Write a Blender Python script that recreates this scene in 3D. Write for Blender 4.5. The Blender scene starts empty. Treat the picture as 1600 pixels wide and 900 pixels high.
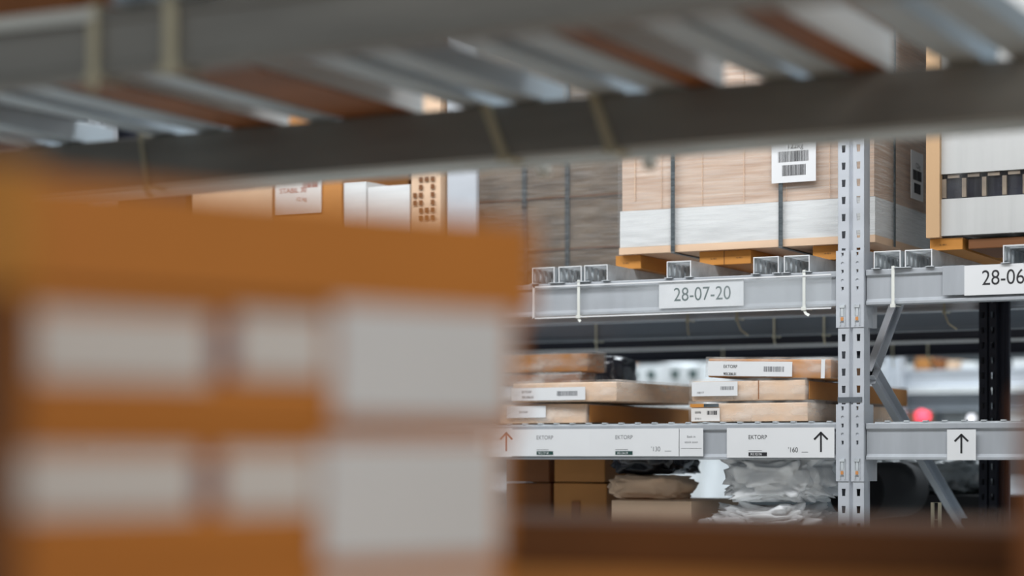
import bpy, bmesh, math, random
from mathutils import Vector, Matrix, noise
R = math.radians
rnd = random.Random(7)
S = bpy.context.scene
C = S.collection
PI = math.pi

# ------------------------------------------------------------------ camera
F = 3200.0            # focal length in pixels of a 1600 px wide frame
YAW = R(28)
H = 1.45              # eye height above the floor
HOR = 710.0           # image row of the horizon
cam_d = bpy.data.cameras.new('camera')
cam_d.sensor_width = 36; cam_d.lens = 36 * F / 1600
cam_d.shift_y = (HOR - 450) / 1600
cam_d.dof.use_dof = True
cam_d.dof.focus_distance = 5.98
cam_d.dof.aperture_fstop = 1.3
cam_d.dof.aperture_blades = 0
cam_d.clip_start = 0.05; cam_d.clip_end = 200
cam = bpy.data.objects.new('camera', cam_d); C.objects.link(cam)
cam.location = (0, 0, H); cam.rotation_euler = (R(90), 0, YAW)
S.camera = cam

# ------------------------------------------------------------------ world and lamps
W = bpy.data.worlds.new('world'); S.world = W; W.use_nodes = True
bg = W.node_tree.nodes['Background']
bg.inputs[0].default_value = (0.80, 0.88, 0.95, 1); bg.inputs[1].default_value = 0.42
def area(name, loc, sx, sy, power, col, rot=(0, 0, 0)):
    l = bpy.data.lights.new(name, 'AREA'); l.shape = 'RECTANGLE'; l.size = sx; l.size_y = sy
    l.energy = power; l.color = col
    o = bpy.data.objects.new(name, l); C.objects.link(o); o.location = loc; o.rotation_euler = rot
    return o
area('aisle_lamp', (-3.1, 3.95, 3.95), 6.0, 0.8, 152, (0.97, 0.985, 1.0), (R(26), 0, 0))
area('near_aisle_lamp', (2.4, -1.0, 3.4), 3, 1.4, 84, (1.0, 0.96, 0.9), (R(35), R(25), 0))
area('back_aisle_lamp', (-3.5, 10.0, 5.0), 9, 1.6, 520, (0.86, 0.94, 1.0), (R(10), 0, 0))
S.view_settings.view_transform = 'Standard'
S.view_settings.look = 'None'
S.view_settings.exposure = 0.0
S.view_settings.gamma = 1.0
S.view_settings.use_curve_mapping = False
S.cycles.use_denoising = True
S.cycles.max_bounces = 6

# ------------------------------------------------------------------ pixel to place
CA, SA = math.cos(YAW), math.sin(YAW)
def zcam(u, Y): return Y / (CA + SA * (u - 800) / F)
def wx(u, Y):
    Z = zcam(u, Y); return -SA * Z + CA * (u - 800) / F * Z
def wz(u, v, Y): return H + (HOR - v) / F * zcam(u, Y)
def at(u, v, Y): return Vector((wx(u, Y), Y, wz(u, v, Y)))

# ------------------------------------------------------------------ materials
def srgb(r, g, b):
    f = lambda c: ((c / 255 + 0.055) / 1.055) ** 2.4 if c > 10 else c / 255 / 12.92
    return (f(r), f(g), f(b), 1)
def mat(name, col, rough=0.6, metal=0.0, noise_amt=0.12, scale=6.0, stretch=(1, 1, 1), bump=0.0, spec=0.5, streak=None):
    m = bpy.data.materials.new(name); m.use_nodes = True
    nt = m.node_tree; b = nt.nodes['Principled BSDF']
    b.inputs['Roughness'].default_value = rough; b.inputs['Metallic'].default_value = metal
    b.inputs['Specular IOR Level'].default_value = spec
    tc = nt.nodes.new('ShaderNodeTexCoord'); mp = nt.nodes.new('ShaderNodeMapping')
    mp.inputs['Scale'].default_value = stretch
    nt.links.new(tc.outputs['Object'], mp.inputs[0])
    n = nt.nodes.new('ShaderNodeTexNoise'); n.inputs['Scale'].default_value = scale; n.inputs['Detail'].default_value = 5
    nt.links.new(mp.outputs[0], n.inputs['Vector'])
    r = nt.nodes.new('ShaderNodeValToRGB')
    c2 = streak or tuple(c * (1 - noise_amt * 2) for c in col[:3]) + (1,)
    c1 = tuple(min(1, c * (1 + noise_amt)) for c in col[:3]) + (1,)
    r.color_ramp.elements[0].position = 0.34; r.color_ramp.elements[1].position = 0.66
    r.color_ramp.elements[0].color = c2; r.color_ramp.elements[1].color = c1
    nt.links.new(n.outputs['Fac'], r.inputs[0]); nt.links.new(r.outputs[0], b.inputs['Base Color'])
    if bump:
        bp = nt.nodes.new('ShaderNodeBump'); bp.inputs['Strength'].default_value = bump; bp.inputs['Distance'].default_value = 0.004
        nt.links.new(n.outputs['Fac'], bp.inputs['Height']); nt.links.new(bp.outputs[0], b.inputs['Normal'])
    return m
def film(name, tint, opac=0.25, stretch=(1, 1, 30), scale=8, rough=0.15):
    """clear plastic wrap: see-through with shiny streaks"""
    m = bpy.data.materials.new(name); m.use_nodes = True
    nt = m.node_tree; b = nt.nodes['Principled BSDF']; out = nt.nodes['Material Output']
    b.inputs['Base Color'].default_value = tint; b.inputs['Roughness'].default_value = rough
    tc = nt.nodes.new('ShaderNodeTexCoord'); mp = nt.nodes.new('ShaderNodeMapping'); mp.inputs['Scale'].default_value = stretch
    nt.links.new(tc.outputs['Object'], mp.inputs[0])
    n = nt.nodes.new('ShaderNodeTexNoise'); n.inputs['Scale'].default_value = scale; n.inputs['Detail'].default_value = 4
    nt.links.new(mp.outputs[0], n.inputs['Vector'])
    mr = nt.nodes.new('ShaderNodeMapRange'); mr.inputs['From Min'].default_value = 0.42; mr.inputs['From Max'].default_value = 0.72
    mr.inputs['To Min'].default_value = opac * 0.25; mr.inputs['To Max'].default_value = min(1, opac * 2.2)
    nt.links.new(n.outputs['Fac'], mr.inputs[0])
    t = nt.nodes.new('ShaderNodeBsdfTransparent'); mx = nt.nodes.new('ShaderNodeMixShader')
    nt.links.new(mr.outputs[0], mx.inputs[0]); nt.links.new(t.outputs[0], mx.inputs[1]); nt.links.new(b.outputs[0], mx.inputs[2])
    nt.links.new(mx.outputs[0], out.inputs[0])
    bp = nt.nodes.new('ShaderNodeBump'); bp.inputs['Strength'].default_value = 0.18; bp.inputs['Distance'].default_value = 0.003
    nt.links.new(n.outputs['Fac'], bp.inputs['Height']); nt.links.new(bp.outputs[0], b.inputs['Normal'])
    return m
M = dict(
    kraft=mat('kraft_board', srgb(196, 134, 70), 0.65, noise_amt=0.10, scale=3, bump=0.15),
    kraft_orange=mat('orange_kraft_board', srgb(204, 138, 58), 0.6, noise_amt=0.10, scale=3),
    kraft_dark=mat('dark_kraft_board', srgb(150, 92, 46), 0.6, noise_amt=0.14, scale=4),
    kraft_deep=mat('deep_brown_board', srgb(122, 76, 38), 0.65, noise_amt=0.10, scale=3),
    grey_board=mat('light_grey_board', srgb(198, 199, 198), 0.55, noise_amt=0.02, scale=3),
    kraft_near=mat('saturated_kraft_board', srgb(206, 130, 52), 0.6, noise_amt=0.05, scale=2),
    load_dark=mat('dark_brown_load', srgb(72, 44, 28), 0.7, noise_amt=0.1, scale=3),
    zinc_pale=mat('pale_zinc', srgb(200, 216, 228), 0.4, 0.1, noise_amt=0.05, scale=6),
    kraft_pale=mat('pale_kraft_board', srgb(226, 194, 164), 0.6, noise_amt=0.06, scale=4),
    kraft_pink=mat('wrapped_board', srgb(208, 186, 168), 0.45, scale=3.0, stretch=(1.2, 1, 26), streak=srgb(190, 160, 138), noise_amt=0.06),
    kraft_grey=mat('greyed_board', srgb(142, 128, 112), 0.5, scale=3.0, stretch=(2, 1, 7), streak=srgb(112, 101, 90), noise_amt=0.1),
    white_board=mat('white_board', srgb(222, 224, 224), 0.55, noise_amt=0.03, scale=4, stretch=(1, 1, 10)),
    paper=mat('label_paper', srgb(226, 228, 230), 0.5, noise_amt=0.015, scale=5),
    paper_warm=mat('warm_label_paper', srgb(224, 220, 216), 0.5, noise_amt=0.02, scale=5),
    ink=mat('black_ink', srgb(34, 34, 38), 0.6, noise_amt=0.0),
    ink_grey=mat('grey_ink', srgb(120, 122, 126), 0.6, noise_amt=0.0),
    ink_purple=mat('purple_ink', srgb(110, 52, 70), 0.6, noise_amt=0.0),
    ink_red=mat('red_ink', srgb(168, 96, 78), 0.6, noise_amt=0.0),
    ink_green=mat('green_ink', srgb(28, 66, 62), 0.6, noise_amt=0.0),
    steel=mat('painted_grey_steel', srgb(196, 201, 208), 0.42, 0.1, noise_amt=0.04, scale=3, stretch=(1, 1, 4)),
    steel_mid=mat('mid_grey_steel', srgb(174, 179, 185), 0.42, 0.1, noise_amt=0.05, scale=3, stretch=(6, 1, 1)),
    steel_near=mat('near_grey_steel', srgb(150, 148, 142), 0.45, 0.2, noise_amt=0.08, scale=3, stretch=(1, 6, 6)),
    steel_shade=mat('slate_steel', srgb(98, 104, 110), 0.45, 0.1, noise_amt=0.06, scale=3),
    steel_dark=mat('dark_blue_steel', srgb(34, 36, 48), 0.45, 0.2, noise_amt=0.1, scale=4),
    zinc=mat('galvanised_steel', srgb(206, 212, 216), 0.36, 0.25, noise_amt=0.14, scale=16, bump=0.1),
    tie=mat('nylon_tie', srgb(206, 198, 170), 0.5, noise_amt=0.04),
    tie_white=mat('white_nylon_tie', srgb(224, 226, 220), 0.5, noise_amt=0.02),
    strap=mat('black_strap', srgb(84, 92, 96), 0.4, noise_amt=0.25, scale=30, stretch=(1, 1, 6)),
    wood=mat('pale_timber', srgb(200, 164, 124), 0.6, noise_amt=0.06, scale=4, stretch=(1, 1, 0.3)),
    bag_black=mat('black_plastic_bag', srgb(40, 42, 52), 0.25, noise_amt=0.3, scale=9, bump=0.6, spec=0.8),
    bag_white=mat('white_plastic_bag', srgb(242, 245, 247), 0.35, noise_amt=0.03, scale=7, bump=0.5, spec=0.7),
    bag_grey=mat('grey_plastic_bag', srgb(120, 126, 128), 0.3, noise_amt=0.2, scale=7, bump=0.5, spec=0.7),
    rubber=mat('black_foam', srgb(16, 16, 20), 0.8, noise_amt=0.1),
    floor=mat('concrete', srgb(214, 212, 206), 0.45, noise_amt=0.04, scale=2),
    wall=mat('wall_panel', srgb(150, 160, 166), 0.7, noise_amt=0.05, scale=1),
    film=film('clear_wrap', srgb(222, 226, 228), 0.13, rough=0.4),
    film_v=film('clear_wrap_vertical', srgb(222, 226, 228), 0.06, stretch=(9, 3, 0.4), scale=3, rough=0.4),
    film_box=film('crinkled_clear_wrap', srgb(244, 240, 234), 0.22, stretch=(1.5, 1, 3), scale=6),
    film_strip=film('label_holder_plastic', srgb(226, 232, 236), 0.12, stretch=(1, 1, 1), scale=2),
    copper=mat('orange_clip_paint', srgb(204, 140, 84), 0.5, noise_amt=0.05),
)
def milky(name, col):
    m = bpy.data.materials.new(name); m.use_nodes = True; nt = m.node_tree; b = nt.nodes['Principled BSDF']; b.inputs['Base Color'].default_value = col
    t = nt.nodes.new('ShaderNodeBsdfTranslucent'); t.inputs[0].default_value = col; mx = nt.nodes.new('ShaderNodeMixShader'); mx.inputs[0].default_value = 0.6
    nt.links.new(b.outputs[0], mx.inputs[1]); nt.links.new(t.outputs[0], mx.inputs[2]); nt.links.new(mx.outputs[0], nt.nodes['Material Output'].inputs[0]); return m
M['milky'] = milky('milky_plastic', srgb(236, 238, 236))
def emis(name, col, s):
    m = bpy.data.materials.new(name); m.use_nodes = True
    b = m.node_tree.nodes['Principled BSDF']; b.inputs['Base Color'].default_value = col
    b.inputs['Emission Color'].default_value = col; b.inputs['Emission Strength'].default_value = s
    return m
M['red_glow'] = emis('red_lamp_glass', srgb(250, 70, 90), 2.2)
M['white_glow'] = emis('white_lamp_glass', srgb(240, 240, 245), 1.6)

# ------------------------------------------------------------------ mesh helpers
def bx(bm, x0, x1, y0, y1, z0, z1, mi=0):
    vs = [bm.verts.new(p) for p in ((x0,y0,z0),(x1,y0,z0),(x1,y1,z0),(x0,y1,z0),(x0,y0,z1),(x1,y0,z1),(x1,y1,z1),(x0,y1,z1))]
    fs = [bm.faces.new([vs[i] for i in q]) for q in ((0,3,2,1),(4,5,6,7),(0,1,5,4),(1,2,6,5),(2,3,7,6),(3,0,4,7))]
    for f in fs: f.material_index = mi
    return vs
def box_bm(*a):
    bm = bmesh.new(); bx(bm, *a); return bm
def bar(bm, p, q, w, t, side=Vector((0, 1, 0)), mi=0):
    """a rectangular bar from p to q; w across, t along 'side'"""
    p, q = Vector(p), Vector(q); d = (q - p).normalized(); s = (side - d * side.dot(d)).normalized(); n = d.cross(s)
    vs = []
    for e in (p, q):
        for a, b in ((-1, -1), (1, -1), (1, 1), (-1, 1)): vs.append(bm.verts.new(e + n * a * w / 2 + s * b * t / 2))
    for f in ((0,1,2,3),(7,6,5,4),(0,4,5,1),(1,5,6,2),(2,6,7,3),(3,7,4,0)): bm.faces.new([vs[i] for i in f]).material_index = mi
def prism(bm, prof, x0, x1, mi=0):
    """prof: (y,z) loop, run along x"""
    a = [bm.verts.new((x0, y, z)) for y, z in prof]; b = [bm.verts.new((x1, y, z)) for y, z in prof]
    n = len(prof)
    for i in range(n): bm.faces.new((a[i], a[(i+1) % n], b[(i+1) % n], b[i])).material_index = mi
    bm.faces.new(a[::-1]).material_index = mi; bm.faces.new(b).material_index = mi
def obj(name, bm, m, parent=None, loc=(0, 0, 0), rotz=0, bevel=0, smooth=False, solid=0):
    bmesh.ops.recalc_face_normals(bm, faces=bm.faces[:])
    me = bpy.data.meshes.new(name); bm.to_mesh(me); bm.free()
    for k in (m if isinstance(m, (list, tuple)) else [m]): me.materials.append(M[k] if isinstance(k, str) else k)
    if smooth:
        for p in me.polygons: p.use_smooth = True
    o = bpy.data.objects.new(name, me); C.objects.link(o)
    o.location = loc; o.rotation_euler = (0, 0, rotz)
    if parent: o.parent = parent
    if solid:
        s = o.modifiers.new('thick', 'SOLIDIFY'); s.thickness = solid; s.offset = 0
    if bevel:
        b = o.modifiers.new('bevel', 'BEVEL'); b.width = bevel; b.segments = 2; b.limit_method = 'ANGLE'; b.angle_limit = R(40)
    return o
def tag(o, label, cat, group=None, kind=None):
    o['label'] = label; o['category'] = cat
    if group: o['group'] = group
    if kind: o['kind'] = kind
    return o
def empty(name, loc=(0, 0, 0), rotz=0):
    o = bpy.data.objects.new(name, None); C.objects.link(o); o.location = loc; o.rotation_euler = (0, 0, rotz); o.empty_display_size = 0.05
    return o
def struct(o): o['kind'] = 'structure'; return o
def kids(o): return [c for c in bpy.data.objects if c.parent == o]
def dup(o, parent=None):
    c = o.copy(); C.objects.link(c)
    if parent: c.parent = parent
    for k in kids(o): dup(k, c)
    return c
def quad(bm, pts, mi=0):
    bm.faces.new([bm.verts.new(p) for p in pts]).material_index = mi

_tc = {}
def text(s, h, x, z, parent, m='ink', name='printed_text', y=-0.0007, center=False, sx=1.0, bold=0.0):
    """flat lettering on a front (-y) face: x,z = left baseline; h = capital height"""
    key = (s, round(h, 5), round(sx, 3), bold)
    if key not in _tc:
        cu = bpy.data.curves.new('text', 'FONT'); cu.body = s; cu.size = h / 0.70; cu.offset = bold * h
        cu.dimensions = '2D'
        t = bpy.data.objects.new('text', cu); C.objects.link(t)
        bpy.context.view_layer.update()
        me = bpy.data.meshes.new_from_object(t.evaluated_get(bpy.context.evaluated_depsgraph_get()))
        bpy.data.objects.remove(t); bpy.data.curves.remove(cu)
        x0 = min((v.co.x for v in me.vertices), default=0)
        for v in me.vertices: v.co = Vector(((v.co.x - x0) * sx, 0, v.co.y))
        _tc[key] = me
    me = _tc[key].copy(); me.materials.clear(); me.materials.append(M[m])
    if center: x -= max(v.co.x for v in me.vertices) / 2
    o = bpy.data.objects.new(name, me); C.objects.link(o); o.parent = parent; o.location = (x, y, z)
    return o
def barcode(parent, x, z, w, h, m='ink', y=-0.0007, seed=1, n=34):
    r = random.Random(seed); bm = bmesh.new(); p = 0; ws = []
    for i in range(n): ws += [(r.choice((1, 1, 2, 3)), r.choice((1, 1, 2)))]
    tot = sum(a + b for a, b in ws)
    for a, b in ws:
        bx(bm, x + p / tot * w, x + (p + a) / tot * w, y - 0.0003, y, z, z + h); p += a + b
    return obj('barcode', bm, m, parent)
def sheet(name, x0, x1, z0, z1, m, parent, y=0.0, t=0.0012, rot=0):
    bm = box_bm(x0, x1, y - t, y, z0, z1); return obj(name, bm, m, parent)

def carton_bm(w, d, h, seed=0, bulge=0.004, nx=6, ny=6, nz=3, wob=0.0015):
    """a cardboard box with slightly bowed faces and tired edges; front-left-bottom corner at the origin"""
    bm = bmesh.new(); r = random.Random(seed); off = Vector((r.uniform(0, 50),) * 3); V = {}
    def vert(i, j, k):
        if (i, j, k) in V: return V[(i, j, k)]
        a, b, c = i / nx, j / ny, k / nz
        p = Vector((a * w, b * d, c * h))
        bow = lambda t: 4 * t * (1 - t)
        if i in (0, nx): p.x += (-1 if i == 0 else 1) * bulge * 0.6 * bow(b) * bow(c)
        if j in (0, ny): p.y += (-1 if j == 0 else 1) * bulge * bow(a) * bow(c) * 0.4
        if k == nz: p.z += bulge * bow(a) * bow(b) - bulge * 0.3 * noise.noise(off + p * 3)
        nv = noise.noise_vector(off + p * 6) * wob
        if k == 0: nv.z = 0
        p += nv
        V[(i, j, k)] = bm.verts.new(p); return V[(i, j, k)]
    for i in range(nx):
        for j in range(ny):
            for k in (0, nz): bm.faces.new((vert(i,j,k), vert(i+1,j,k), vert(i+1,j+1,k), vert(i,j+1,k)))
    for i in range(nx):
        for k in range(nz):
            for j in (0, ny): bm.faces.new((vert(i,j,k), vert(i+1,j,k), vert(i+1,j,k+1), vert(i,j,k+1)))
    for j in range(ny):
        for k in range(nz):
            for i in (0, nx): bm.faces.new((vert(i,j,k), vert(i,j+1,k), vert(i,j+1,k+1), vert(i,j,k+1)))
    return bm
_cs = [0]
def carton(name, label, cat, loc, w, d, h, m='kraft', rotz=0, group=None, tape=None, bulge=0.004, wob=0.0015, bevel=0.003, wrap=None, pitch=0, roll=0):
    _cs[0] += 1
    root = obj(name, carton_bm(w, d, h, _cs[0], bulge, wob=wob), m, None, loc, rotz, bevel)
    tag(root, label, cat, group)
    root.rotation_euler = (pitch, roll, rotz)
    bm = bmesh.new()
    if tape:   # seam tape running over the front end and top
        bx(bm, w/2 - 0.024, w/2 + 0.024, -0.0052, -0.0035, h * 0.35, h + 0.001); bx(bm, w/2 - 0.024, w/2 + 0.024, -0.004, d + 0.003, h + bulge, h + bulge + 0.001)
        obj('tape', bm, tape, root)
    if wrap:
        obj('plastic_wrap', carton_bm(w + 0.012, d + 0.012, h + 0.006, _cs[0] + 40, bulge, wob=wob * 2), wrap, root, (-0.006, -0.006, 0.0005), 0, 0, True)
    return root
def blob(name, loc, sx, sy, sz, m, seed=0, amp=0.22, freq=2.2, sub=4, parent=None, flat=True):
    bm = bmesh.new(); bmesh.ops.create_icosphere(bm, subdivisions=sub, radius=1)
    off = Vector((seed * 13.1, seed * 7.7, seed * 3.3))
    for v in bm.verts:
        p = v.co.copy()
        for a in range(3): p[a] = math.copysign(abs(p[a]) ** 0.62, p[a])
        n = noise.turbulence(off + v.co * freq, 4, True) if amp else 0
        p *= 1 + amp * (n - 0.7)
        p = Vector((p.x * sx, p.y * sy, p.z * sz))
        if flat and p.z < -sz * 0.8: p.z = -sz * 0.8
        v.co = p
    return obj(name, bm, m, parent, (loc[0], loc[1], loc[2] + sz * 0.8), 0, 0, True)

# ------------------------------------------------------------------ the building
struct(obj('floor', box_bm(-30, 20, -8, 30, -0.1, 0), 'floor'))
struct(obj('ceiling', box_bm(-30, 20, -8, 30, 8, 8.1), 'wall'))
struct(obj('wall_back', box_bm(-30, 20, 26, 26.2, 0, 9), 'wall'))
struct(obj('wall_left', box_bm(-26.2, -26, -8, 26, 0, 9), 'wall'))

# ------------------------------------------------------------------ pallet rack pieces
YF = 5.72            # front plane of the rack across the aisle
UX = wx(1310, YF)    # left side of its post
UW = wx(1350, YF) - UX
UD = 0.075
def hole_cells(bm, x0, x1, z0, n, pitch, hw, hh, y=0.0, taper=0.8, kinds='t'):
    """a strip of sheet with a punched hole in every pitch: t tapered slot, s small slot, o round, . none"""
    cx = (x0 + x1) / 2
    for i in range(n):
        a, b = z0 + i * pitch, z0 + (i + 1) * pitch; k = kinds[i % len(kinds)]; cz = (a + b) / 2
        if k == '.': quad(bm, ((x0,y,a),(x1,y,a),(x1,y,b),(x0,y,b))); continue
        if k == 'o':
            rr = hw * 0.42
            inner = [(cx + rr * math.cos(t * PI/4 + PI/8 - PI*0.75), y, cz + rr * math.sin(t * PI/4 + PI/8 - PI*0.75)) for t in range(8)]
            cs = [(x0,y,a),(x1,y,a),(x1,y,b),(x0,y,b)]; vi = [bm.verts.new(p) for p in inner]; vo = [bm.verts.new(p) for p in cs]
            for q in range(4):
                # inner 2q,2q+1 belong to side q
                i0, i1, i2 = vi[(2*q) % 8], vi[(2*q+1) % 8], vi[(2*q+2) % 8]
                bm.faces.new((vo[q], vo[(q+1) % 4], i1, i0)); bm.faces.new((vo[(q+1) % 4], i2, i1))
            continue
        s = 1 if k == 't' else 0.62
        w2, h2 = hw / 2 * s, hh / 2 * s
        inner = [(cx - w2*taper, y, cz - h2), (cx + w2*taper, y, cz - h2), (cx + w2, y, cz + h2), (cx - w2, y, cz + h2)]
        vo = [bm.verts.new(p) for p in ((x0,y,a),(x1,y,a),(x1,y,b),(x0,y,b))]; vi = [bm.verts.new(p) for p in inner]
        for q in range(4): bm.faces.new((vo[q], vo[(q+1) % 4], vi[(q+1) % 4], vi[q]))
def upright_bm(w, d, n, pitch=0.05, z0=0.0):
    bm = bmesh.new(); s = w * 0.42; g = 0.010; h = n * pitch
    hole_cells(bm, 0, s, z0, n, pitch, 0.0115, 0.021)
    hole_cells(bm, w - s, w, z0, n, pitch, 0.0115, 0.021)
    a, b = z0, z0 + h
    quad(bm, ((s,0,a),(s+0.004,g,a),(s+0.004,g,b),(s,0,b))); quad(bm, ((s+0.004,g,a),(w-s-0.004,g,a),(w-s-0.004,g,b),(s+0.004,g,b)))
    quad(bm, ((w-s-0.004,g,a),(w-s,0,a),(w-s,0,b),(w-s-0.004,g,b)))
    for x, i in ((0, 1), (w, -1)):
        quad(bm, ((x,0,a),(x,d*0.45,a),(x,d*0.45,b),(x,0,b))); quad(bm, ((x,d*0.45,a),(x+i*0.008,d*0.55,a),(x+i*0.008,d*0.55,b),(x,d*0.45,b)))
        quad(bm, ((x+i*0.008,d*0.55,a),(x+i*0.008,d,a),(x+i*0.008,d,b),(x+i*0.008,d*0.55,b)))
        quad(bm, ((x+i*0.008,d,a),(x+i*0.024,d,a),(x+i*0.024,d,b),(x+i*0.008,d,b)))
    bmesh.ops.remove_doubles(bm, verts=bm.verts[:], dist=0.0002)
    return bm
# the frame across the aisle: front post, rear post, braces
fr = empty('rack_frame', (UX, YF, 0)); tag(fr, 'grey punched rack frame with dark rear post standing between the two shelf bays', 'rack frame')
zoff = (wz(1330, 232, YF) - 0.025) % 0.05
obj('front_post', upright_bm(UW, UD, 70, z0=zoff - 0.05), 'steel', fr, solid=0.0024)
RY = 6.70; RX0 = wx(1530, RY); RX1 = wx(1556, RY)
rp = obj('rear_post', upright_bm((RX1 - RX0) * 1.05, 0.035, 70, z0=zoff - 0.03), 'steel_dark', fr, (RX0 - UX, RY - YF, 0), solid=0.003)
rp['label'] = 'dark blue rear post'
fa_, fb_ = wx(1560, RY + 0.04) - UX, wx(1578, RY + 0.04) - UX
bm = box_bm(fa_, fb_, RY - YF + 0.036, RY - YF + 0.05, 0, 3.4)
for q in range(3): bx(bm, fa_ + (fb_ - fa_) * q * 0.4, fa_ + (fb_ - fa_) * (q * 0.4 + 0.2), RY - YF + 0.03, RY - YF + 0.036, 0, 3.4)
obj('post_flange', bm, 'steel_dark', fr)
def on_x(u, v, X):
    k = (u - 800) / F                     # point of the plane x = X seen at (u, v)
    Y = X * (CA + SA * k) / (-SA + CA * k)
    return at(u, v, Y)
def brace(u0, v0, u1, v1, w=0.042, m='steel'):
    X = UX + UW * 0.55; p, q = on_x(u0, v0, X) - Vector((UX, YF, 0)), on_x(u1, v1, X) - Vector((UX, YF, 0))
    bm = bmesh.new(); d = (q - p).normalized(); n = Vector((1, 0, 0)).cross(d).normalized()
    bar(bm, p, q, w, 0.003, Vector((1, 0, 0)))
    for s in (-1, 1): bar(bm, p + n * s * w / 2 + Vector((0.010, 0, 0)), q + n * s * w / 2 + Vector((0.010, 0, 0)), 0.003, 0.022, Vector((1, 0, 0)))
    return obj('brace', bm, m, fr)
brace(1354, 590, 1407, 447, 0.048)
brace(1356, 576, 1500, 820, 0.048)
bm = bmesh.new()
zs = wz(1330, 628, YF); bx(bm, -0.001, UW * 0.93, -0.004, -0.0015, zs, zs + 0.014)
sb = obj('splice_strip', bm, 'steel_shade', fr); sb['label'] = 'dark grey joint strip'

def beam_prof(z0, z1, d, step=0.010, lip=0.016):
    return [(0, z0), (0, z0 + lip * 0.55), (step * 0.7, z0 + lip), (step * 0.7, z1 - lip * 1.3), (0, z1 - lip), (0, z1), (d, z1), (d, z0)]
def connector(parent, x0, x1, z0, z1, side=None, y=-0.0065):
    """end plate hooked on the post: punched strip and latch clip"""
    bm = bmesh.new(); n = 9; p = (z1 - z0) / n
    hole_cells(bm, x0, x1, z0, n, p, 0.0115, 0.021, y, kinds='....sosos')
    if side is not None:
        quad(bm, ((x1, y, z0), (x1, y, z1), (x1, y + 0.085, z1), (x1, y + 0.085, z0)))
        quad(bm, ((x1, y + 0.085, z0), (x1, y + 0.085, z0 + (z1-z0)*0.3), (x1 + side, y + 0.085, z0 + (z1-z0)*0.3), (x1 + side, y + 0.085, z0)))
    c = obj('end_connector', bm, 'steel', parent, solid=0.0025)
    cx = (x0 + x1) / 2
    bm = bmesh.new()
    for dx in (-0.007, 0.007): bar(bm, (cx + dx, y - 0.003, z0 + p * 0.2), (cx + dx, y - 0.003, z0 + p * 2.7), 0.002, 0.003)
    bx(bm, cx - 0.008, cx + 0.008, y - 0.006, y - 0.002, z0 + p * 2.3, z0 + p * 2.6); bx(bm, cx - 0.004, cx + 0.004, y - 0.004, y - 0.001, z0 + p * 1.3, z0 + p * 2.4)
    bx(bm, cx - 0.0065, cx + 0.0065, y - 0.004, y - 0.001, z0 + p * 0.7, z0 + p * 1.25)
    k = obj('latch_clip', bm, 'zinc', c)
    obj('clip_rivet', box_bm(cx - 0.004, cx + 0.004, y - 0.006, y - 0.003, z0 + p * 0.8, z0 + p * 1.2), 'copper', c)['label'] = 'orange rusty rivet'
ZU1 = wz(1000, 437, YF); ZU0 = wz(1000, 489, YF)      # upper beam
ZL1 = wz(1000, 664, YF); ZL0 = wz(1000, 718, YF)      # lower beam
BAYL = UX - 2.7; BAYR = UX + UW + 2.7
cu0, cu1 = wz(1315, 512, YF), wz(1315, 392, YF); cl0, cl1 = wz(1315, 752, YF), wz(1315, 632, YF)
def beam(name, label, x0, x1, z0, z1, y, m='steel_mid', d=0.05, group=None, step=0.010):
    bm = bmesh.new(); prism(bm, beam_prof(0, z1 - z0, d, step), 0, x1 - x0)
    return tag(obj(name, bm, m, None, (x0, y, z0), 0, 0.0015), label, 'shelf beam', group)
UL = beam('shelf_beam', 'grey steel shelf beam carrying the location label 28-07-20', BAYL, UX - 0.004, ZU0, ZU1, YF + 0.004)
connector(UL, UX - BAYL - 0.006, UX - BAYL + 0.033, cu0 - ZU0, cu1 - ZU0)
UR = beam('shelf_beam', 'grey steel shelf beam carrying the location label cut off after 28-06', UX + UW + 0.004, BAYR, ZU0, ZU1, YF + 0.004)
connector(UR, -0.042, -0.004, cu0 - ZU0, cu1 - ZU0, 0.012)
LL = beam('shelf_beam', 'grey shelf beam lined with white price labels below the thin cartons', BAYL, UX - 0.004, ZL0, ZL1, YF + 0.004)
connector(LL, UX - BAYL - 0.006, UX - BAYL + 0.033, cl0 - ZL0, cl1 - ZL0)
LR = beam('shelf_beam', 'plain grey shelf beam with one white arrow sign', UX + UW + 0.004, BAYR, ZL0, ZL1, YF + 0.004)
connector(LR, -0.042, -0.004, cl0 - ZL0, cl1 - ZL0, 0.012)
# perforated shelf panels on the lower beams, little tabs along their front edge
def perforated_shelf(label, x0, x1, y0, y1, z, m='zinc'):
    bm = box_bm(0, x1 - x0, 0, y1 - y0, 0, 0.004); n = int((x1 - x0) / 0.056)
    for i in range(n): bx(bm, 0.03 + i * 0.056, 0.045 + i * 0.056, -0.002, 0.012, 0.004, 0.008)
    return tag(obj('perforated_shelf', bm, m, None, (x0, y0, z)), label, 'shelf')
perforated_shelf('grey steel shelf panel under the thin cartons left of the post', BAYL, UX - 0.01, YF + 0.008, YF + 1.05, ZL1)
perforated_shelf('grey steel shelf panel right of the post behind the arrow sign', UX + UW + 0.03, BAYR, YF + 0.008, YF + 1.05, ZL1)
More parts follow.
